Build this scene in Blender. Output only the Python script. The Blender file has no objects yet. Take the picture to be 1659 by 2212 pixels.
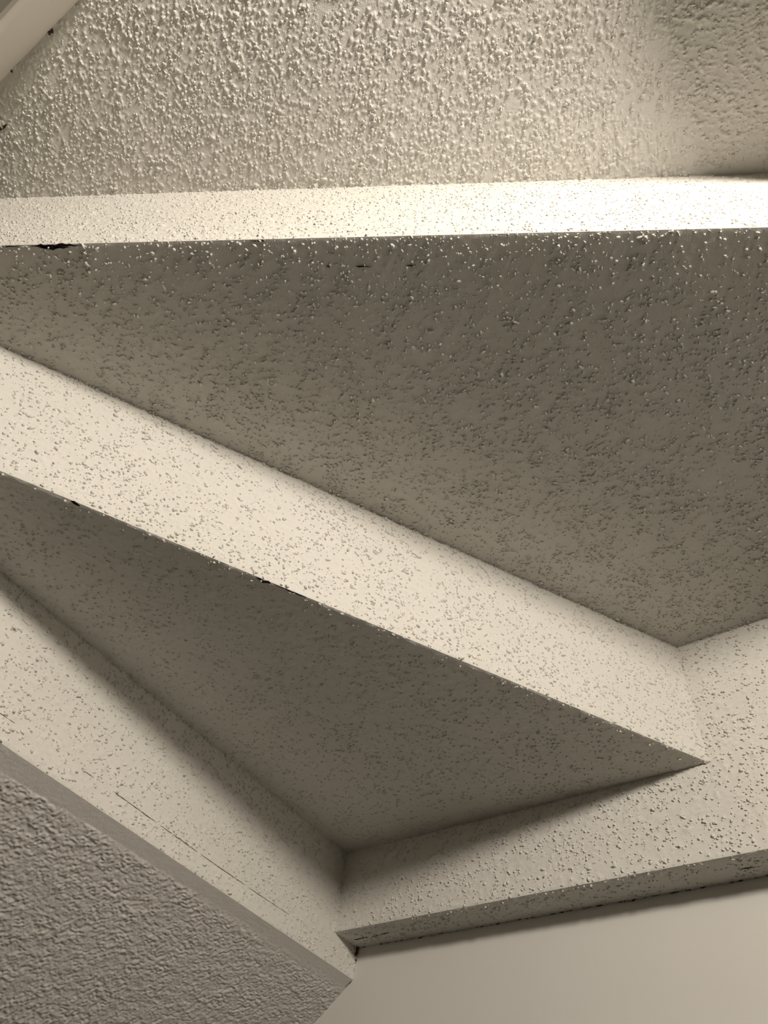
import bpy, math
import numpy as np
from mathutils import Matrix, Vector

# ------------------------------------------------------------------ frame
S = 0.735                      # metres per survey unit
EYE = 1.60                     # camera height above the floor
C = bpy.context.scene.collection

def W3(x, y, z):
    """survey units (camera at the origin, z up) -> world metres"""
    return np.array([x * S, y * S, z * S + EYE])

# ------------------------------------------------------------------ camera
FPX, ZX, ZY = 1520.6, 1039.3, -89.15          # focal length and zenith point, in pixels of a 1659x2212 frame
up = np.array([ZX - 829.5, -(ZY - 1106.0), -FPX]); up /= np.linalg.norm(up)
fwd = np.array([0, 0, -1.0])
yy = fwd - up * (fwd @ up); yy /= np.linalg.norm(yy)
xx = np.cross(yy, up)
Rm = np.array([xx, yy, up])
cam_data = bpy.data.cameras.new('camera')
cam_data.sensor_fit = 'VERTICAL'
cam_data.sensor_height = 24.0
cam_data.lens = 24.0 * FPX / 2212.0
cam_data.clip_start = 0.02
cam = bpy.data.objects.new('camera', cam_data); C.objects.link(cam)
M = Matrix([list(Rm[i]) + [0.0] for i in range(3)] + [[0, 0, 0, 1]])
M.translation = Vector((0, 0, EYE))
cam.matrix_world = M
bpy.context.scene.camera = cam

# ------------------------------------------------------------------ world, exposure
world = bpy.data.worlds.new('world'); bpy.context.scene.world = world
world.use_nodes = True
bg = world.node_tree.nodes['Background']
bg.inputs[0].default_value = (1.0, 0.93, 0.82, 1)
bg.inputs[1].default_value = 0.01
vs = bpy.context.scene.view_settings
vs.view_transform = 'Standard'
vs.look = 'None'
vs.gamma = 1.0
vs.use_curve_mapping = False
vs.exposure = 0.0

LAMP = (0.40, -0.97, 1.036)       # survey position of the glowing globe
LAMP_EMISSION = 238.0
LAMP_COLOUR = (1.0, 0.90, 0.79)
LAMP_R = (0.085, 0.095)           # metres: half width, half height

# ------------------------------------------------------------------ helpers
def unit(b):
    b = math.radians(b); return np.array([math.cos(b), math.sin(b)])
def nrm(b):
    d = unit(b); return np.array([-d[1], d[0]])
def isect(b1, d1, b2, d2):
    return np.linalg.solve(np.array([nrm(b1), nrm(b2)]), [d1, d2])
def on(b, d, s):
    """plan point on the line of bearing b, offset d, at running distance s"""
    return nrm(b) * d + unit(b) * s
def P3(p, z):
    return W3(p[0], p[1], z)

def tag(o, label=None, cat=None, group=None, kind=None):
    if label: o['label'] = label
    if cat: o['category'] = cat
    if group: o['group'] = group
    if kind: o['kind'] = kind
    return o

def empty(name, loc):
    o = bpy.data.objects.new(name, None); C.objects.link(o); o.location = loc
    o.empty_display_size = 0.1
    return o

def mesh_object(name, verts, faces, mat, parent=None, smooth=False):
    verts = np.asarray(verts, dtype=np.float64)
    if parent is not None:
        verts = verts - np.array(parent_world(parent))
    me = bpy.data.meshes.new(name)
    if isinstance(faces, np.ndarray):
        n = len(faces)
        me.vertices.add(len(verts)); me.vertices.foreach_set('co', verts.astype(np.float32).ravel())
        keep = np.ones(faces.shape, bool); keep[:, 3] = faces[:, 3] != faces[:, 2]      # repeated last index = triangle
        cnt = keep.sum(1)
        me.loops.add(int(cnt.sum())); me.loops.foreach_set('vertex_index', faces.astype(np.int32)[keep])
        me.polygons.add(n)
        me.polygons.foreach_set('loop_start', (np.cumsum(cnt) - cnt).astype(np.int32))
        me.update(calc_edges=True)
    else:
        me.from_pydata([tuple(v) for v in verts], [], faces); me.update()
    if smooth:
        me.polygons.foreach_set('use_smooth', np.ones(len(me.polygons), dtype=bool))
    me.materials.append(mat)
    o = bpy.data.objects.new(name, me); C.objects.link(o)
    if parent is not None: o.parent = parent
    return o

def parent_world(o):
    l = np.array(o.location)
    return l if o.parent is None else l + parent_world(o.parent)

def box_faces(k):
    return [[k, k+3, k+2, k+1], [k+4, k+5, k+6, k+7], [k, k+1, k+5, k+4], [k+1, k+2, k+6, k+5], [k+2, k+3, k+7, k+6], [k+3, k, k+4, k+7]]

def slab(quad, offset):
    """8 vertices: the quad and the quad moved by offset"""
    q = [np.asarray(p, float) for p in quad]
    return q + [p + np.asarray(offset, float) for p in q]

class MB:
    def __init__(self): self.v, self.f = [], []
    def add_slab(self, quad, offset):
        k = len(self.v); self.v += slab(quad, offset); self.f += box_faces(k)
    def build(self, name, mat, parent=None): return mesh_object(name, self.v, self.f, mat, parent)

# ------------------------------------------------------------------ materials
def plaster(name, col, fine_scale=850.0, fine=0.42, rough=0.95, blotch=0.05, tint=None):
    m = bpy.data.materials.new(name); m.use_nodes = True
    nt = m.node_tree; b = nt.nodes['Principled BSDF']
    b.inputs['Roughness'].default_value = rough
    b.inputs['Specular IOR Level'].default_value = 0.12
    tc = nt.nodes.new('ShaderNodeTexCoord')
    n1 = nt.nodes.new('ShaderNodeTexNoise'); n1.inputs['Scale'].default_value = 5.0; n1.inputs['Detail'].default_value = 5
    nt.links.new(tc.outputs['Object'], n1.inputs['Vector'])
    r = nt.nodes.new('ShaderNodeValToRGB')
    t = tint or col
    r.color_ramp.elements[0].position = 0.3; r.color_ramp.elements[1].position = 0.7
    r.color_ramp.elements[0].color = (t[0]*(1-blotch), t[1]*(1-blotch), t[2]*(1-blotch*1.3), 1)
    r.color_ramp.elements[1].color = (col[0], col[1], col[2], 1)
    nt.links.new(n1.outputs['Fac'], r.inputs['Fac'])
    nt.links.new(r.outputs['Color'], b.inputs['Base Color'])
    if fine > 0:
        n2 = nt.nodes.new('ShaderNodeTexNoise'); n2.inputs['Scale'].default_value = fine_scale; n2.inputs['Detail'].default_value = 3
        nt.links.new(tc.outputs['Object'], n2.inputs['Vector'])
        bp = nt.nodes.new('ShaderNodeBump'); bp.inputs['Strength'].default_value = fine; bp.inputs['Distance'].default_value = 0.0015
        nt.links.new(n2.outputs['Fac'], bp.inputs['Height'])
        nt.links.new(bp.outputs['Normal'], b.inputs['Normal'])
    return m

def plain(name, col, rough=0.6, emit=0.0, ecol=None):
    m = bpy.data.materials.new(name); m.use_nodes = True
    nt = m.node_tree; b = nt.nodes['Principled BSDF']
    tc = nt.nodes.new('ShaderNodeTexCoord')
    n = nt.nodes.new('ShaderNodeTexNoise'); n.inputs['Scale'].default_value = 30.0; n.inputs['Detail'].default_value = 3
    nt.links.new(tc.outputs['Object'], n.inputs['Vector'])
    mx = nt.nodes.new('ShaderNodeMix'); mx.data_type = 'RGBA'
    mx.inputs[6].default_value = (col[0]*.94, col[1]*.94, col[2]*.94, 1); mx.inputs[7].default_value = (*col, 1)
    nt.links.new(n.outputs['Fac'], mx.inputs[0]); nt.links.new(mx.outputs[2], b.inputs['Base Color'])
    b.inputs['Roughness'].default_value = rough
    b.inputs['Specular IOR Level'].default_value = 0.3
    if emit > 0:
        b.inputs['Emission Color'].default_value = (*(ecol or col), 1)
        b.inputs['Emission Strength'].default_value = emit
    return m

PAINT = (0.66, 0.645, 0.60)
m_pop = plaster('popcorn plaster', PAINT)
m_ceil_bright = plaster('brightened ceiling popcorn plaster', (0.73, 0.71, 0.665))  # stair plaster made paler: extra brightness of the lit ceiling put into its colour
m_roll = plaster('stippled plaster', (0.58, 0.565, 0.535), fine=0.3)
m_smooth = plaster('smooth wall paint', (0.64, 0.63, 0.59), fine_scale=90, fine=0.04, rough=0.7, blotch=0.025)
m_trim = plaster('trim paint', (0.70, 0.675, 0.62), fine=0.0, rough=0.5, blotch=0.02)
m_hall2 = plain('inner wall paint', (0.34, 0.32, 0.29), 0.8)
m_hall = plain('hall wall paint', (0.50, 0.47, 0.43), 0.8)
m_gap = plain('dark open joint', (0.012, 0.010, 0.008), 0.95)
m_hair = plain('brown hairline crack', (0.16, 0.13, 0.10), 0.95)
m_joint = plain('grimy joint', (0.05, 0.045, 0.038), 0.95)
m_dirt = plain('brown dirt', (0.09, 0.045, 0.03), 0.9)
m_floor = plain('brown carpet', (0.05, 0.045, 0.04), 0.95)
m_glow = plain('lamp glass', (0.9, 0.88, 0.84), 0.3, LAMP_EMISSION, LAMP_COLOUR)
m_metal = plain('lamp metal', (0.55, 0.53, 0.50), 0.35)

# ------------------------------------------------------------------ relief: height maps of blobs on a metric grid
def value_noise(shape, cell, rng):
    h, w = shape
    gy, gx = int(h / cell) + 3, int(w / cell) + 3
    g = rng.random((gy, gx)).astype(np.float32)
    y = np.arange(h) / cell; x = np.arange(w) / cell
    y0 = y.astype(int); x0 = x.astype(int); fy = (y - y0)[:, None]; fx = (x - x0)[None, :]
    fy = fy * fy * (3 - 2 * fy); fx = fx * fx * (3 - 2 * fx)
    a = g[np.ix_(y0, x0)]; b = g[np.ix_(y0, x0 + 1)]; c = g[np.ix_(y0 + 1, x0)]; d = g[np.ix_(y0 + 1, x0 + 1)]
    return ((a * (1 - fx) + b * fx) * (1 - fy) + (c * (1 - fx) + d * fx) * fy).astype(np.float32)

def add_blobs(hm, rng, n, rmin, rmax, hk, px, power=2.0, elong=0.5, clump=None, cell=18.0, at=None):
    """n bits of aggregate thrown on the surface; radii in mm, height = hk*radius, px = mm per cell"""
    H, Wd = hm.shape
    if at is not None:
        yx = at
    elif clump is not None:
        dens = value_noise(hm.shape, cell / px, rng) ** clump
        m = rng.random(int(n * 3)); yx = np.stack([rng.random(len(m)) * H, rng.random(len(m)) * Wd], 1)
        dv = dens[np.minimum(yx[:, 0].astype(int), H-1), np.minimum(yx[:, 1].astype(int), Wd-1)]
        yx = yx[m < dv][:n]
    else:
        yx = np.stack([rng.random(n) * H, rng.random(n) * Wd], 1)
    k = len(yx)
    r = (rmin + (rmax - rmin) * rng.random(k) ** power) / px
    h = r * px * hk * (0.6 + 0.7 * rng.random(k))
    ang = rng.random(k) * np.pi; st = 1 + elong * rng.random(k)
    ca, sa = np.cos(ang), np.sin(ang)
    R = int(math.ceil(r.max() * 1.6)) + 1
    iy = yx[:, 0].astype(int); ix = yx[:, 1].astype(int)
    flat = hm.ravel()
    for dy in range(-R, R + 1):
        for dx in range(-R, R + 1):
            Y = iy + dy; X = ix + dx
            ey = Y - yx[:, 0]; ex = X - yx[:, 1]
            a = (ex * ca + ey * sa) / st; b = (-ex * sa + ey * ca) * (0.5 + 0.5 * st)
            q = (a * a + b * b) / (r * r)
            ok = (q < 1) & (Y >= 0) & (Y < H) & (X >= 0) & (X < Wd)
            if not ok.any(): continue
            val = (h[ok] * (1 - q[ok]) ** 0.5).astype(np.float32)
            np.maximum.at(flat, Y[ok] * Wd + X[ok], val)
    return hm

def blur(hm):
    p = np.pad(hm, 1, mode='edge')
    q = 0.25 * p[:-2] + 0.5 * p[1:-1] + 0.25 * p[2:]
    return 0.25 * q[:, :-2] + 0.5 * q[:, 1:-1] + 0.25 * q[:, 2:]

def relief_popcorn(shape, px, seed, layers, peel=0.12, wave=0.5, soft=1, angle_noise=None):
    rng = np.random.default_rng(seed)
    hm = np.zeros(shape, np.float32)
    area = shape[0] * shape[1] * px * px
    for (per_cm2, rmin, rmax, hk, power, elong, clump, cell) in layers:
        add_blobs(hm, rng, int(area / 100.0 * per_cm2), rmin, rmax, hk, px, power, elong, clump, cell)
    for _ in range(soft): hm = 0.6 * hm + 0.4 * blur(hm)
    if peel: hm = hm + peel * (value_noise(shape, 2.2 / px, rng) + value_noise(shape, 4.5 / px, rng))
    if wave: hm = hm + wave * value_noise(shape, 60 / px, rng)
    return hm                                                     # millimetres

def relief_roller(shape, px, seed):
    """matted worm-like stipple left by a roller"""
    rng = np.random.default_rng(seed)
    a = value_noise(shape, 3.6 / px, rng); b = value_noise(shape, 2.3 / px, rng); c = value_noise(shape, 14 / px, rng)
    wy = (value_noise(shape, 9 / px, rng) - .5)
    ridge = 1 - np.abs(2 * a - 1) * 1.7
    ridge2 = 1 - np.abs(2 * b - 1) * 1.7
    hm = 1.15 * np.clip(ridge, -.2, 1) * (0.35 + 1.1 * c) + 0.65 * np.clip(ridge2, -.3, 1) + 0.6 * wy
    return 1.2 * (0.5 * hm + 0.5 * blur(hm)).astype(np.float32)

def sample(hm, y, x):
    H, Wd = hm.shape
    y = np.clip(y, 0, H - 1.001); x = np.clip(x, 0, Wd - 1.001)
    y0 = y.astype(int); x0 = x.astype(int); fy = y - y0; fx = x - x0
    return (hm[y0, x0] * (1 - fx) + hm[y0, x0 + 1] * fx) * (1 - fy) + (hm[y0 + 1, x0] * (1 - fx) + hm[y0 + 1, x0 + 1] * fx) * fy

def textured(name, quads, normal, mat, relief, step, parent=None, convex=(), back=0.02, seed=1, mask=None, extra=None, concave=(), nubs=()):
    """One solid piece of plasterwork: flat quads in one plane, displaced along `normal` by a relief map.
    quads: list of (A,B,C,D) world corners (A-B and D-C run along the grid's u axis).
    convex: list of (p,q) world segments where the relief dies out to a crisp arris."""
    normal = np.asarray(normal, float); normal /= np.linalg.norm(normal)
    A0 = np.asarray(quads[0][0], float)
    eu = np.asarray(quads[0][1], float) - A0; eu -= normal * (eu @ normal); eu /= np.linalg.norm(eu)
    ev = np.cross(normal, eu)
    allp = np.array([p for q in quads for p in q])
    UV = np.stack([(allp - A0) @ eu, (allp - A0) @ ev], 1)
    lo = UV.min(0) - 0.01; hi = UV.max(0) + 0.01
    px = step * 1000.0 * 0.9
    shape = (int((hi[1] - lo[1]) * 1000 / px) + 2, int((hi[0] - lo[0]) * 1000 / px) + 2)
    hm = relief(shape, px, seed)
    rng = np.random.default_rng(seed + 500)
    for (p, q) in concave:                      # crumbs of plaster gathered along an inner corner
        p = np.asarray(p, float); q = np.asarray(q, float)
        k = int(np.linalg.norm(q - p) * 1000 / 3.2)
        t = rng.random(k)[:, None]
        X = p * (1 - t) + q * t
        yx = np.stack([((X - A0) @ ev - lo[1]) * 1000 / px, ((X - A0) @ eu - lo[0]) * 1000 / px], 1)
        yx += rng.normal(0, 1.6 / px, yx.shape)
        add_blobs(hm, rng, k, 1.0, 2.6, 0.75, px, 1.6, .6, at=yx)
    verts, faces, base = [], [], 0
    for (A, B, Cc, D) in quads:
        A, B, Cc, D = (np.asarray(p, float) for p in (A, B, Cc, D))
        nu = max(2, int(max(np.linalg.norm(B - A), np.linalg.norm(Cc - D)) / step))
        nv = max(2, int(max(np.linalg.norm(D - A), np.linalg.norm(Cc - B)) / step))
        s = np.linspace(0, 1, nu + 1)[None, :, None]; t = np.linspace(0, 1, nv + 1)[:, None, None]
        G = (A * (1 - s) + B * s) * (1 - t) + (D * (1 - s) + Cc * s) * t
        u = (G - A0) @ eu; v = (G - A0) @ ev
        h = sample(hm, (v - lo[1]) * 1000 / px, (u - lo[0]) * 1000 / px) / 1000.0
        fade = np.ones_like(h)
        for (p, q) in convex:
            p = np.asarray(p, float); q = np.asarray(q, float)
            d = (q - p) / np.linalg.norm(q - p)
            w = G - p; dist = np.linalg.norm(w - (w @ d)[..., None] * d, axis=-1)
            fade = np.minimum(fade, np.clip(dist / 0.0035, 0, 1) ** 0.8)
        if mask is not None: fade = fade * mask(G)
        G = G + (h * fade)[..., None] * normal
        idx = base + np.arange((nu + 1) * (nv + 1)).reshape(nv + 1, nu + 1)
        f = np.stack([idx[:-1, :-1], idx[:-1, 1:], idx[1:, 1:], idx[1:, :-1]], -1).reshape(-1, 4)
        fn = np.cross(B - A, D - A) @ normal
        if fn < 0: f = f[:, ::-1]
        verts.append(G.reshape(-1, 3)); faces.append(f); base += idx.size
        # solid back: side walls and a flat rear face
        ring = np.concatenate([idx[0, :-1], idx[:-1, -1], idx[-1, :0:-1], idx[:0:-1, 0]])
        tv = G.reshape(-1, 3)[ring - idx[0, 0]]
        ring = base + np.arange(len(ring)); base += len(ring); verts.append(tv)      # own vertices: the arris stays crisp
        ri = base + np.arange(len(ring)); base += len(ring); verts.append(tv - normal * back)
        side = np.stack([ring, np.roll(ring, -1), np.roll(ri, -1), ri], -1)
        faces.append(side[:, ::-1] if fn > 0 else side)
        cor = np.array([[base, base + 1, base + 2, base + 3]]); base += 4
        verts.append(np.array([A, B, Cc, D]) - normal * back); faces.append(cor[:, ::-1] if fn > 0 else cor)
    # loose crumbs stuck on the surface
    tri = []
    if nubs:
        dens = value_noise(shape, 24 / px, rng) * .6 + value_noise(shape, 9 / px, rng) * .5
    for (per_cm2, rmin, rmax, hk, power, elong, clump) in nubs:
        for (A, B, Cc, D) in quads:
            A, B, Cc, D = (np.asarray(p, float) for p in (A, B, Cc, D))
            area = .5 * np.linalg.norm(np.cross(B - A, Cc - A)) + .5 * np.linalg.norm(np.cross(Cc - A, D - A))
            k = int(area * 1e4 * per_cm2 * 1.6)
            t1 = rng.random(k); t2 = rng.random(k)
            # uniform over the quad: split in two triangles
            fr = .5 * np.linalg.norm(np.cross(B - A, Cc - A)) / area
            pick = rng.random(k) < fr
            fl_ = t1 + t2 > 1; t1 = np.where(fl_, 1 - t1, t1); t2 = np.where(fl_, 1 - t2, t2)
            P = np.where(pick[:, None], A + (B - A) * t1[:, None] + (Cc - A) * t2[:, None], A + (Cc - A) * t1[:, None] + (D - A) * t2[:, None])
            u = (P - A0) @ eu; v = (P - A0) @ ev
            yi = np.clip(((v - lo[1]) * 1000 / px).astype(int), 0, shape[0] - 1); xi = np.clip(((u - lo[0]) * 1000 / px).astype(int), 0, shape[1] - 1)
            keep = rng.random(k) < np.clip(dens[yi, xi] * 1.15, 0, 1) ** clump
            for (p, q) in convex:
                p = np.asarray(p, float); q = np.asarray(q, float); d = (q - p) / np.linalg.norm(q - p)
                w = P - p; keep &= np.linalg.norm(w - (w @ d)[:, None] * d, axis=1) > rmax * .0008
            u, v, yi, xi = u[keep], v[keep], yi[keep], xi[keep]; k = len(u)
            r = (rmin + (rmax - rmin) * rng.random(k) ** power) * .001
            st = 1 + elong * rng.random(k) ** 2
            X, f = nub_mesh(np.stack([u, v], 1), r, r * hk * (.7 + .6 * rng.random(k)), st, rng.random(k) * np.pi, rng)
            m = len(X) // max(1, k)
            X[:, 2] += np.repeat(hm[yi, xi] / 1000.0 * .9, m)
            if mask is not None: pass
            verts.append(A0 + X[:, :1] * eu + X[:, 1:2] * ev + X[:, 2:3] * normal); faces.append(f + base); base += len(X)
    for (p, q, dens_mm, spread, r0, r1) in [(p, q, .7, 1.7, .8, 2.8) for (p, q) in concave] + [(p, q, .16, 1.0, .5, 1.3) for (p, q) in convex if nubs]:
        p = np.asarray(p, float); q = np.asarray(q, float)
        k = int(np.linalg.norm(q - p) * 1000 * dens_mm)
        X = p + (q - p) * rng.random(k)[:, None]
        uv = np.stack([(X - A0) @ eu, (X - A0) @ ev], 1)
        d2 = np.array([(q - p) @ eu, (q - p) @ ev]); d2 /= np.linalg.norm(d2); pn = np.array([-d2[1], d2[0]])
        if ((UV.mean(0) - uv.mean(0)) @ pn) < 0: pn = -pn                  # into the face
        uv = uv + pn * (np.abs(rng.normal(0, spread * .001, k)) + (0.0 if (p.tolist(), q.tolist()) and spread > 1.2 else .0012))[:, None]
        inb = (uv[:, 0] > lo[0] + .01) & (uv[:, 0] < hi[0] - .01)
        uv = uv[inb]; k = len(uv)
        if k == 0: continue
        r = (r0 + (r1 - r0) * rng.random(k) ** 1.7) * .001
        X, f = nub_mesh(uv, r, r * (.5 + .6 * rng.random(k)), 1 + .8 * rng.random(k), rng.random(k) * np.pi, rng)
        verts.append(A0 + X[:, :1] * eu + X[:, 1:2] * ev + X[:, 2:3] * normal); faces.append(f + base); base += len(X)
    if extra is not None:
        ev_, ef_ = extra
        verts.append(np.asarray(ev_)); faces.append(np.asarray(ef_) + base)
    return mesh_object(name, np.concatenate(verts), np.concatenate(faces), mat, parent, smooth=True)

RINGS = np.radians([0.0, 42.0, 78.0, 106.0])
NSEG = 6
def nub_template():
    f = []
    for k in range(NSEG):
        j = (k + 1) % NSEG
        f.append([0, 1 + k, 1 + j, 1 + j])
        for r in range(len(RINGS) - 2):
            a = 1 + r * NSEG; b = a + NSEG
            f.append([a + k, b + k, b + j, a + j])
    return np.array(f)
NUB_F = nub_template()
def nub_mesh(XY, r, h, st, ang, rng):
    """round crumbs of aggregate with undercut sides; XY in metres on the plane; returns (u, v, w) vertices"""
    n = len(XY); m = 1 + (len(RINGS) - 1) * NSEG
    out = np.zeros((n, m, 3))
    out[:, 0, 2] = h * (0.75 + .25 * rng.random(n))
    phi0 = rng.random(n) * 2 * np.pi
    lump_ = 1 + .28 * np.cos(2 * (np.arange(NSEG)[None] * 2 * np.pi / NSEG) + phi0[:, None]) * rng.random((n, 1)) + .22 * (rng.random((n, NSEG)) - .5)
    for i, th in enumerate(RINGS[1:]):
        rr = r[:, None] * math.sin(th) * lump_ * (1 + .12 * (rng.random((n, NSEG)) - .5))
        a = np.arange(NSEG)[None] * 2 * np.pi / NSEG + .4 * i
        x = rr * np.cos(a) * st[:, None]; y = rr * np.sin(a) / np.sqrt(st)[:, None]
        ca, sa = np.cos(ang)[:, None], np.sin(ang)[:, None]
        sl = slice(1 + i * NSEG, 1 + (i + 1) * NSEG)
        out[:, sl, 0] = x * ca - y * sa; out[:, sl, 1] = x * sa + y * ca
        out[:, sl, 2] = h[:, None] * math.cos(th) * (1 + .2 * (rng.random((n, NSEG)) - .5)) - (r[:, None] * .1 if i == len(RINGS) - 2 else 0)
    out[:, :, 0] += XY[:, :1]; out[:, :, 1] += XY[:, 1:2]
    f = (NUB_F[None] + (np.arange(n) * m)[:, None, None]).reshape(-1, 4)
    return out.reshape(-1, 3), f

def slabs_extra(items):
    """flat continuation pieces out of the photograph's frame: list of (quad, offset)"""
    v, f = [], []
    for q, off in items:
        k = len(v); v += slab(q, off); f += box_faces(k)
    return np.array(v), np.array(f)

# ------------------------------------------------------------------ surveyed lines of the winding stair, seen from below
bA, dA, z1 = -10.984, 0.29688, 1.27825        # top riser, landing ceiling height
bB, dB, z3 = 17.851, 0.77068, 1.0             # middle riser, upper tread underside
bC, dC, z6 = 48.813, 0.98923, 0.74151         # bottom riser, lower tread underside
z8 = 0.52265                                   # foot of the bottom riser
bW, dW, z9, tW = -43.631, 1.16152, 0.58104, 0.07926   # side wall: face of the thick upper part, its underside, its projection
SLOPE = math.radians(37.2)
bT, dT = -41.18, -0.2937                       # inner beam, opposite the side wall

AW = isect(bA, dA, bW, dW); BW = isect(bB, dB, bW, dW); CW = isect(bC, dC, bW, dW); CW2 = isect(bC, dC, bW, dW + tW)
AB = isect(bA, dA, bB, dB); BC = isect(bB, dB, bC, dC)
AT = isect(bA, dA, bT, dT)
nA = np.array([*-nrm(bA), 0]); nB = np.array([*-nrm(bB), 0]); nC = np.array([*-nrm(bC), 0]); nW = np.array([*-nrm(bW), 0])
DOWN = np.array([0, 0, -1.0])
bH, dH = 51.8, -0.356; zH = 1.198     # header over the opening to the hall
HT = isect(bH, dH, bT, dT); HA = isect(bH, dH, bA, dA)

# layers: (per cm2, rmin mm, rmax mm, height/radius, power, elongation, clump, clump cell mm)
def pop_dense(sh, px, sd): return relief_popcorn(sh, px, sd, [(4.6, .8, 1.9, 0.95, 1.5, .35, .7, 18), (.28, 1.8, 3.0, 0.7, 2, .6, .8, 30), (3.0, .6, 1.1, .9, 1, .3, .5, 16)], peel=.16, wave=.8)
def pop_riser_top(sh, px, sd): return relief_popcorn(sh, px, sd, [(5.0, .9, 1.8, 0.85, 1.5, .5, .5, 22), (.25, 1.8, 3.0, 0.7, 2, .6, .6, 30)], peel=.14, wave=.6)
def pop_tread(sh, px, sd): return relief_popcorn(sh, px, sd, [(1.5, 1.0, 2.0, 0.35, 1.8, .6, .6, 26)], peel=.2, wave=.2, soft=1)
def pop_sparse(sh, px, sd): return relief_popcorn(sh, px, sd, [(2.0, 1.2, 2.6, 0.55, 1.6, .6, .9, 24)], peel=.2, wave=.6)
def pop_fine(sh, px, sd): return relief_popcorn(sh, px, sd, [(3.5, 1.2, 2.4, 0.65, 1.5, .7, .7, 24)], peel=.42, wave=.6)
# nub layers: (per cm2, rmin mm, rmax mm, height/radius, power, elongation, clump)
NUB_CEIL = [(2.4, .6, 1.9, .95, 1.6, .6, .8)]
NUB_TOP = [(2.2, .7, 1.6, 1.1, 1.6, .5, .8)]
NUB_TREAD = [(2.9, .6, 1.6, 1.8, 1.5, .9, .9), (.24, 1.4, 2.5, 1.4, 1.5, 1.3, .9)]
NUB_SPARSE = [(3.1, .6, 1.7, 1.4, 1.6, .7, 1.3), (.26, 1.5, 2.7, 1.1, 1.5, .9, 1.0)]
NUB_FINE = [(2.2, .6, 1.8, 1.15, 1.6, .7, 1.0)]

# ------------------------------------------------------------------ setting: ceiling, walls, floor
cq = [on(bA, dA, -0.90), on(bA, dA, 0.50)]
cback = [cq[0] + nA[:2] * 0.335, cq[1] + nA[:2] * 0.28]
ceil_quads = [(P3(cq[0], z1), P3(cq[1], z1), P3(cback[1], z1), P3(cback[0], z1))]
ext = [((P3(cq[1], z1), P3(AW, z1), P3(AW + np.array([0.9, -1.2]), z1), P3(cback[1], z1)), (0, 0, .02)),
       ((P3(cback[0], z1), P3(cback[1], z1), P3(AW + np.array([0.9, -1.2]), z1), P3((-1.2, -3.2), z1)), (0, 0, .02)),
       ((P3(AW + np.array([0.9, -1.2]), z1), P3((2.6, -3.2), z1), P3((0.7, -3.2), z1), P3((-1.2, -3.2), z1)), (0, 0, .02))]
ceiling = textured('ceiling', ceil_quads, DOWN, m_ceil_bright, pop_dense, 0.00105, None, seed=3, nubs=NUB_CEIL, extra=slabs_extra(ext))
tag(ceiling, 'white popcorn-textured ceiling above the top riser', kind='structure')

wl = dW + tW
kA = on(bW, wl, -2.6); kB = on(bW, wl, 3.6)
wq = [P3(kA, -EYE / S), P3(kB, -EYE / S), P3(kB, z1 + .1), P3(kA, z1 + .1)]
mb = MB(); mb.add_slab(wq, np.array([*nrm(bW), 0]) * 0.08)
wall = mb.build('wall_back', m_smooth)
tag(wall, 'smooth off-white wall below the textured overhang', kind='structure')

# thick, textured upper part of the side wall, zigzagging along the stair
r1 = on(bW, dW, 0.12)            # just beyond the right edge of the frame
sCW = float(unit(bW) @ CW)
wr = on(bW, dW, 0.02)
wr = on(bW, dW, float(unit(bW) @ BW) + 0.20)
qs = [(P3(BW, z6), P3(wr, z6), P3(wr, z3), P3(BW, z3)),
      (P3(CW, z9), P3(BW, z9), P3(BW, z6), P3(CW, z6)),
      (P3(BW, z9), P3(wr, z9), P3(wr, z6), P3(BW, z6))]
ex = [((P3(wr, z9), P3(AW, z9), P3(AW, z3), P3(wr, z3)), np.array([*nrm(bW), 0]) * tW * S)]
bulk = textured('overhang_face', qs, nW, m_pop, pop_sparse, 0.0019, wall, nubs=NUB_SPARSE, convex=[(P3(CW, z9), P3(wr, z9))], back=tW * S * .98, seed=11, extra=slabs_extra(ex))
off = nrm(bW) * tW
qs = [(P3(CW, z9), P3(wr, z9), P3(wr + off, z9), P3(CW2, z9))]
ex = [((P3(wr, z9), P3(AW, z9), P3(AW + off, z9), P3(wr + off, z9)), (0, 0, .02))]
under = textured('overhang_underside', qs, DOWN, m_pop, pop_fine, 0.0018, wall, nubs=NUB_FINE, convex=[(P3(CW, z9), P3(wr, z9))], back=.02, seed=12, extra=slabs_extra(ex))

mb = MB(); mb.add_slab([W3(-4.2, -3.6, -EYE/S), W3(3.6, -3.6, -EYE/S), W3(3.6, 4.6, -EYE/S), W3(-4.2, 4.6, -EYE/S)], (0, 0, -.05))
tag(mb.build('floor', m_floor), 'brown carpet floor', kind='structure')

# hall walls behind the camera and the inner wall under the beam (they only bounce light into the view)
mb = MB(); mb.add_slab([W3(-1.2, -3.2, -EYE/S), W3(2.6, -3.2, -EYE/S), W3(2.6, -3.2, z1 + .05), W3(-1.2, -3.2, z1 + .05)], (0, -.08, 0))
tag(mb.build('wall_front', m_hall), 'beige hall wall behind the viewpoint', kind='structure')

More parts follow.
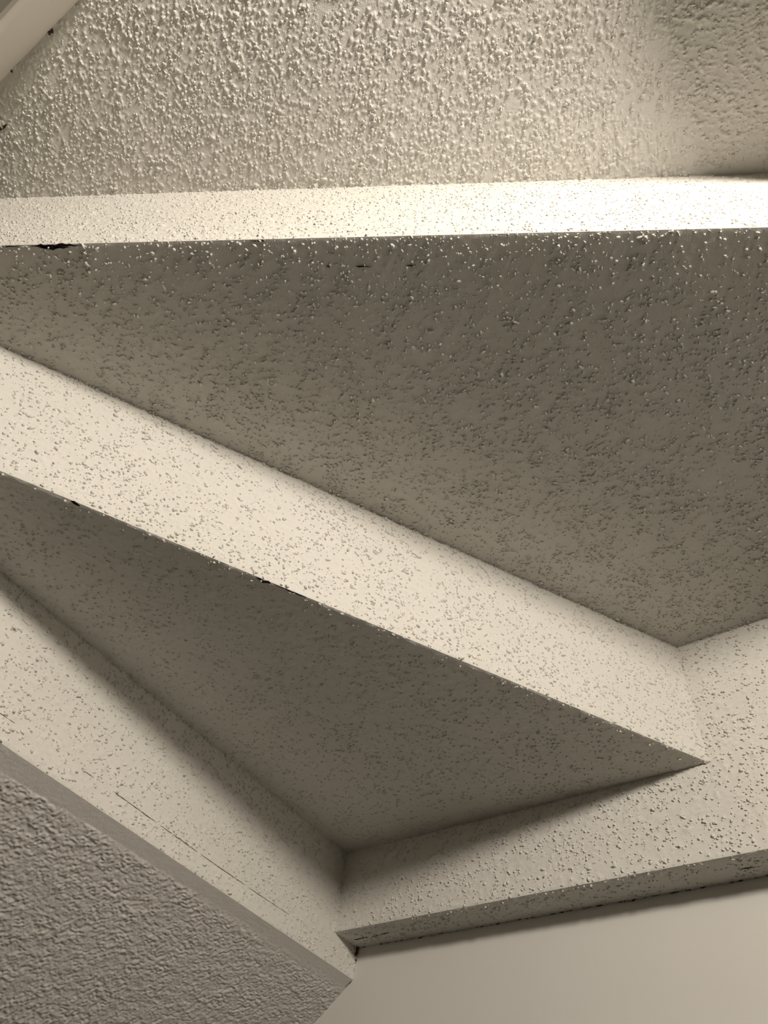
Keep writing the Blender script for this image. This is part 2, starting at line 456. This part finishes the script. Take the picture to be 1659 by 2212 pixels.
# inner beam: fascia board with a rounded lower moulding
tb = unit(bT); tn = np.array([*nrm(bT), 0])
def beam_profile():
    pr = [(0.0, z1 + .005), (0.0, 1.126), (-0.0015, 1.120), (-0.0025, 1.115), (-0.001, 1.110), (0.003, 1.105), (0.007, 1.090), (0.011, 1.065), (0.013, 1.044), (0.012, 1.038), (0.008, 1.035), (-0.10, 1.035), (-0.10, z1 + .005)]
    return pr
pr = beam_profile()
s0, s1 = float(tb @ AT) - 0.05, -0.47
v, f = [], []
for s in (s0, s1):
    for (o, z) in pr:
        p = on(bT, dT + o, s); v.append(P3(p, z))
n = len(pr)
for i in range(n):
    j = (i + 1) % n; f.append([i, i + n, j + n, j])
f.append(list(range(n))); f.append(list(range(2*n - 1, n - 1, -1)))
beam = mesh_object('trim_1', v, f, m_trim, None)
tag(beam, 'smooth painted board with rounded moulding along the ceiling', kind='structure')

# inner wall under the beam
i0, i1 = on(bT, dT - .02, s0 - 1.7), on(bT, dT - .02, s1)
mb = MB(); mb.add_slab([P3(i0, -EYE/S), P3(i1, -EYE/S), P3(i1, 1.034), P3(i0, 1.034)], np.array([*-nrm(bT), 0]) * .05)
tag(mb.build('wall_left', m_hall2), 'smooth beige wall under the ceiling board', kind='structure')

# header over the hall opening
mb = MB()
h0 = HT; h1 = HA
hn = nrm(bH) * 0.14
mb.add_slab([P3(h0, zH), P3(h1, zH), P3(h1, z1 + .01), P3(h0, z1 + .01)], np.array([*(-hn), 0]) * S)
tag(mb.build('trim_2', m_trim), 'painted header over the opening to the hall', kind='structure')

# ------------------------------------------------------------------ the stair
stair = empty('staircase', (float(CW[0] * S), float(CW[1] * S), 0.0))
tag(stair, 'underside of a white winding staircase in popcorn plaster beside the wall', 'staircase')

# risers (their rear faces, seen from below)
sAl, sAr = -1.0, 0.49
qA = [(P3(on(bA, dA, sAl + .25), z3), P3(on(bA, dA, sAr), z3), P3(on(bA, dA, sAr), z1), P3(on(bA, dA, sAl + .10), z1))]
exA = [((P3(on(bA, dA, sAr), z3), P3(AW, z3), P3(AW, z1), P3(on(bA, dA, sAr), z1)), -nA * .02)]
eA = (P3(on(bA, dA, -1.1), z3), P3(on(bA, dA, .6), z3))
textured('riser', qA, nA, m_pop, pop_riser_top, 0.0014, stair, nubs=NUB_TOP, convex=[eA], seed=21, extra=slabs_extra(exA))

sB0 = float(unit(bB) @ AB) + 0.20
eB = (P3(on(bB, dB, -1), z6), P3(BW, z6))
qB = [(P3(on(bB, dB, -0.34), z6), P3(BW, z6), P3(BW, z3), P3(on(bB, dB, -0.48), z3))]
exB = [((P3(BC, z6), P3(on(bB, dB, -0.34), z6), P3(on(bB, dB, -0.48), z3), P3(AB, z3)), -nB * .02)]
textured('riser', qB, nB, m_pop, pop_sparse, 0.0019, stair, nubs=NUB_SPARSE, convex=[eB], seed=22, extra=slabs_extra(exB), concave=[(P3(on(bB, dB, -0.48), z3), P3(BW, z3))])

eC = (P3(on(bC, dC, 0.0), z8), P3(CW2, z8))
qC = [(P3(on(bC, dC, 0.37), z8), P3(CW2, z8), P3(CW2, z6), P3(on(bC, dC, 0.22), z6))]
exC = [((P3(on(bC, dC, -.1), z8), P3(on(bC, dC, .37), z8), P3(on(bC, dC, .22), z6), P3(BC, z6)), -nC * .02)]
textured('riser', qC, nC, m_pop, pop_sparse, 0.0019, stair, nubs=NUB_SPARSE, convex=[eC], seed=23, extra=slabs_extra(exC), concave=[(P3(on(bC, dC, .22), z6), P3(CW, z6)), (P3(CW, z6), P3(CW, z9))])

# undersides of the two winder treads
e2l, e3l = on(bA, dA, -0.74), on(bB, dB, -0.48)
e2m, e2r = on(bA, dA, 0.28), on(bA, dA, 0.42)
wr3 = wr
qT = [(P3(e3l, z3), P3(BW, z3), P3(e2m, z3), P3(e2l, z3)),
      (P3(BW, z3), P3(wr3, z3), P3(e2r, z3), P3(e2m, z3))]
exT = [((P3(wr3, z3), P3(AW, z3), P3(AW, z3) + np.array([0, 0, 0]), P3(e2r, z3)), (0, 0, .02)),
       ((P3(AB, z3), P3(e3l, z3), P3(e2l, z3), P3(AB, z3)), (0, 0, .02))]
textured('tread', qT, DOWN, m_pop, pop_tread, 0.0022, stair, nubs=NUB_TREAD, convex=[eA], seed=31, extra=slabs_extra(exT), concave=[(P3(e3l, z3), P3(BW, z3)), (P3(BW, z3), P3(wr3, z3))])

e4l, e5l = on(bB, dB, -0.34), on(bC, dC, 0.22)
qT = [(P3(e5l, z6), P3(CW, z6), P3(BW, z6), P3(e4l, z6))]
exT = [((P3(BC, z6), P3(e5l, z6), P3(e4l, z6), P3(BC, z6)), (0, 0, .02))]
textured('tread', qT, DOWN, m_pop, pop_fine, 0.0026, stair, nubs=NUB_FINE, convex=[eB], seed=32, extra=slabs_extra(exT), concave=[(P3(e5l, z6), P3(CW, z6)), (P3(CW, z6), P3(BW, z6))])

# sloping soffit under the straight flight
dn = np.array([*(-unit(bW) * math.cos(SLOPE)), -math.sin(SLOPE)])
ac = np.array([*unit(bC), 0.0])
K2 = np.array([*CW2, z8])
def sp(a, d):
    p = K2 + ac * a + dn * d; return W3(*p)
# keep the right edge in the wall plane
nS = np.cross(ac, dn); nS = nS if nS[2] < 0 else -nS
def wall_side(d):
    p = K2 + dn * d
    return W3(*p)
qS = [(sp(-0.93, 0), sp(0, 0), sp(0, 0.14), sp(-0.56, 0.38))]
exS = [((sp(-0.56, .38), sp(0, .14), sp(0, 2.6), sp(-1.2, 2.6)), -nS * .02), ((sp(-1.2, 0), sp(-.93, 0), sp(-.56, .38), sp(-1.2, 2.6)), -nS * .02)]
def roll_mask(G):
    d = G - sp(0, 0)
    dd = d @ dn
    aa = -(d @ ac)
    w0 = 0.017 - 0.014 * np.clip(aa / 0.5, 0, 1)
    m = np.clip((dd - w0 * 0.8) / (w0 * 0.9), 0, 1)
    return 0.12 + 0.88 * m
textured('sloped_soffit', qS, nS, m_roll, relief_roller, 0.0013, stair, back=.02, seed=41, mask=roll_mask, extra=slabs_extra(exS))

# ------------------------------------------------------------------ ceiling lamp in the hall (behind the viewpoint)
lamp = empty('ceiling_lamp', tuple(W3(LAMP[0], LAMP[1], z1)))
tag(lamp, 'warm glowing globe ceiling lamp hanging in the hall', 'lamp')
def lathe(profile, seg=32):
    v, f = [], []
    for (r, z) in profile:
        for k in range(seg):
            a = 2 * math.pi * k / seg; v.append((r * math.cos(a), r * math.sin(a), z))
    for i in range(len(profile) - 1):
        for k in range(seg):
            f.append([i*seg + k, i*seg + (k+1) % seg, (i+1)*seg + (k+1) % seg, (i+1)*seg + k])
    return v, f
lz = (LAMP[2] - z1) * S
base_pos = np.array(W3(LAMP[0], LAMP[1], z1))
v, f = lathe([(0.0005, 0), (.05, 0), (.05, -.012), (.03, -.02), (.008, -.022), (.008, lz + LAMP_R[1] + .01), (.02, lz + LAMP_R[1] + .008), (.02, lz + LAMP_R[1] - .004), (0.0005, lz + LAMP_R[1] - .004)])
mesh_object('lamp_stem', np.array(v) + base_pos, f, m_metal, lamp, smooth=True)
v, f = lathe([(max(.0005, LAMP_R[0] * math.sin(t)), lz - LAMP_R[1] * math.cos(t)) for t in np.linspace(0, math.pi, 18)])
mesh_object('lamp_globe', np.array(v) + base_pos, f, m_glow, lamp, smooth=True)

# ------------------------------------------------------------------ cracks, open joints, flaking paint, dirt
def ribbon(acc, pts, normal, side, w, lift, rng, thick=0.0006):
    """a ragged dark sliver along pts (world), w metres wide on average, lifted off the nominal plane"""
    normal = np.asarray(normal, float); V, F = acc
    pts = [np.asarray(p, float) for p in pts]
    L = [0.0]
    for a, b in zip(pts[:-1], pts[1:]): L.append(L[-1] + np.linalg.norm(b - a))
    n = max(3, int(L[-1] / 0.004))
    k = len(V)
    for i in range(n + 1):
        t = L[-1] * i / n
        j = min(len(pts) - 2, max(0, int(np.searchsorted(L, t, 'right') - 1)))
        f = (t - L[j]) / max(1e-9, L[j + 1] - L[j])
        c = pts[j] * (1 - f) + pts[j + 1] * f
        ww = w * (0.35 + 1.1 * rng.random()) * min(1, 4 * min(i, n - i) / n + .12)
        c = c + side * w * (rng.random() - .5) * .8 + normal * lift
        V += [c - side * ww / 2, c + side * ww / 2, c + side * ww / 2 - normal * thick, c - side * ww / 2 - normal * thick]
        if i:
            a = k + 4 * (i - 1); b = a + 4
            for e in range(4):
                F.append([a + e, a + (e + 1) % 4, b + (e + 1) % 4, b + e])
    F.append([k + 3, k + 2, k + 1, k]); e = k + 4 * n; F.append([e, e + 1, e + 2, e + 3])

rng = np.random.default_rng(77)
risers = [o for o in stair.children if o.name.startswith('riser')]
treads = [o for o in stair.children if o.name.startswith('tread')]
def crack(parent, pts, normal, side, w, lift, name='crack', mat=None):
    acc = ([], []); ribbon(acc, pts, normal, side, w, lift, rng)
    o = mesh_object(name, acc[0], acc[1], mat or m_gap, parent)
    return o
sideA = np.array([*nrm(bA), 0.0]); sideB = np.array([*nrm(bB), 0.0])
def seg(b, d, z, s0, s1, inset):
    sd = -nrm(b) * 0
    return [P3(on(b, d + inset, s0), z), P3(on(b, d + inset, (s0 + s1) / 2), z), P3(on(b, d + inset, s1), z)]
# black opening between the top riser and the upper tread
crack(treads[0], seg(bA, dA, z3, -0.652, -0.572, .0022), DOWN, sideA, .0030, .0012)
crack(treads[0], seg(bA, dA, z3, -0.640, -0.590, .0045), DOWN, sideA, .0030, .0012)
crack(treads[0], seg(bA, dA, z3, -0.697, -0.668, .0015), DOWN, sideA, .0012, .0008)
crack(treads[0], seg(bA, dA, z3, -0.317, -0.295, .0015), DOWN, sideA, .0014, .0008)
crack(treads[0], [W3(-.101, .3633, 1), W3(-.0786, .3601, 1)], DOWN, sideA, .0010, .0014)
crack(treads[0], [W3(-.1428, .3707, 1), W3(-.1355, .3694, 1)], DOWN, sideA, .0010, .0014)
crack(treads[0], [W3(-.0291, .3501, 1), W3(-.0163, .3465, 1)], DOWN, sideA, .0017, .0014)
# gaps under the middle riser
crack(treads[1], seg(bB, dB, z6, 0.069, 0.094, .0022), DOWN, sideB, .0040, .0012)
crack(treads[1], seg(bB, dB, z6, -0.213, -0.199, .0022), DOWN, sideB, .0028, .0012)
crack(treads[1], seg(bB, dB, z6, 0.100, 0.150, .0012), DOWN, sideB, .0010, .0008)
# hairline along the bottom riser
def hair(sa, sb): return [P3(on(bC, dC, sa + (sb - sa) * t), z8 + .0335 - .0015 * math.sin(9 * (sa + (sb - sa) * t))) for t in np.linspace(0, 1, 5)]
up_ = np.array([0, 0, 1.0])
for sa, sb, w in ((.372, .402, .0007), (.537, .558, .0008), (.600, .700, .0007), (.71, .80, .0012), (.81, .93, .0008), (.94, 1.06, .0006)):
    crack(risers[2], hair(sa, sb), nC, up_, w * .8, .0013, mat=m_hair)
# joint in the underside of the overhang
sideW = np.array([*nrm(bW), 0.0])
crack(under, [W3(.0908, 1.5768, z9), W3(.1062, 1.5604, z9)], DOWN, sideW, .0010, .0014)
crack(under, [W3(.1062, 1.5604, z9), W3(.1165, 1.5511, z9)], DOWN, sideW, .0022, .0014)
crack(under, [W3(.1240, 1.5440, z9), W3(.1536, 1.5115, z9)], DOWN, sideW, .0009, .0014)
crack(under, [W3(.6484, 1.0442, z9), W3(.6640, 1.0335, z9)], DOWN, sideW, .0012, .0014)

# broken dark joints where plaster meets plaster or the smooth wall
def joints(name, parent, a, b, normal, side, step, wmax, fill):
    a = np.asarray(a, float); b = np.asarray(b, float); Lg = np.linalg.norm(b - a); acc = ([], []); t = 0.0
    while t < Lg:
        l = step * (0.4 + 1.6 * rng.random())
        if rng.random() < fill:
            p = a + (b - a) * t / Lg; q = a + (b - a) * min(1, (t + l) / Lg)
            ribbon(acc, [p, q], normal, side, wmax * (0.4 + .8 * rng.random()), .0012, rng)
        t += l * (1.0 + .8 * rng.random())
    o = mesh_object(name, acc[0], acc[1], m_joint, parent); o['kind'] = 'stuff'
    return o
nWs = np.array([*-nrm(bW), 0.0])
joints('joint_gaps', wall, P3(CW2, z9) - up_ * .001, P3(wr + off, z9) - up_ * .001, nWs, up_, .007, .0017, .85)
ewall = wall_side(0.0) * 1.0
joints('joint_gaps', wall, wall_side(0.0), wall_side(.30), nWs, np.cross(nWs, dn), .008, .0018, .75)
joints('joint_gaps', wall, P3(CW2, z9), P3(CW2, z8), nWs, np.array([*unit(bW), 0.0]), .008, .0016, .75)
joints('joint_gaps', treads[1], P3(e5l, z6), P3(CW, z6), DOWN, sideB, .007, .0020, .35)
joints('joint_gaps', treads[1], P3(CW, z6), P3(BW, z6), DOWN, sideW, .006, .0018, .35)

# lumps of grime in the corner under the overhang
def lump(acc, c, r, rng):
    V, F = acc; k = len(V); n = 6
    V.append(c + np.array([0, 0, r]));
    for ring, zz, rr in ((0, .5, .85), (1, -.5, .85)):
        for i in range(n):
            a = 2 * math.pi * (i + .5 * ring) / n; q = rr * r * (0.7 + .5 * rng.random())
            V.append(c + np.array([q * math.cos(a), q * math.sin(a), zz * r]))
    V.append(c + np.array([0, 0, -r]))
    for i in range(n):
        j = (i + 1) % n
        F.append([k, k + 1 + i, k + 1 + j]); F.append([k + 1 + i, k + 1 + n + i, k + 1 + n + j, k + 1 + j]); F.append([k + 1 + 2 * n, k + 1 + n + j, k + 1 + n + i])
acc = ([], [])
cor = P3(CW2, z9)
for i in range(16):
    t = rng.random() ** 1.5
    c = cor + np.array([*-nrm(bW), 0]) * (.001 + .004 * rng.random()) + np.array([*unit(bW), 0]) * (.006 * rng.random() - .001) - up_ * (.001 + .020 * t)
    lump(acc, c, .0010 + .0018 * rng.random() * (1 - t), rng)
g = mesh_object('grime', acc[0], acc[1], m_dirt, wall); g['kind'] = 'stuff'; g['label'] = 'dark brown grime in the corner'

# flake of paint lifting from the ceiling beside the board, with the dark hole behind it
fl = [W3(-.772, .316, z1 - .004), W3(-.7540, .3225, z1 - .006), W3(-.7477, .3262, z1 - .012), W3(-.7560, .3310, z1 - .010), W3(-.775, .3330, z1 - .005)]
V = [p for p in fl] + [p + np.array([0, 0, .0012]) for p in fl]
F = [[4, 3, 2, 1, 0], [5, 6, 7, 8, 9]] + [[i, (i + 1) % 5, (i + 1) % 5 + 5, i + 5] for i in range(5)]
o = mesh_object('paint_flake', V, F, m_pop, ceiling); o['label'] = 'lifted flake of white paint'
hole = [W3(-.772, .331, z1 - .0026), W3(-.756, .328, z1 - .0026), W3(-.7480, .3272, z1 - .0026), W3(-.7520, .3330, z1 - .0026), W3(-.762, .3390, z1 - .0026), W3(-.774, .348, z1 - .0026)]
V = [p for p in hole] + [p + np.array([0, 0, .0008]) for p in hole]
F = [[5, 4, 3, 2, 1, 0], [6, 7, 8, 9, 10, 11]] + [[i, (i + 1) % 6, (i + 1) % 6 + 6, i + 6] for i in range(6)]
o = mesh_object('paint_hole', V, F, m_dirt, ceiling); o['label'] = 'brown hole behind the lifted paint'
for (x, y, r) in ((-.6495, .1815, .0022), (-.6462, .1783, .0014), (-.7250, .2445, .0016)):
    acc = ([], [])
    for i in range(4): lump(acc, W3(x, y, z1) + np.array([rng.normal(0, r * .5), rng.normal(0, r * .5), -.0015]), r * .7, rng)
    o = mesh_object('rust_spot', acc[0], acc[1], m_dirt, beam)
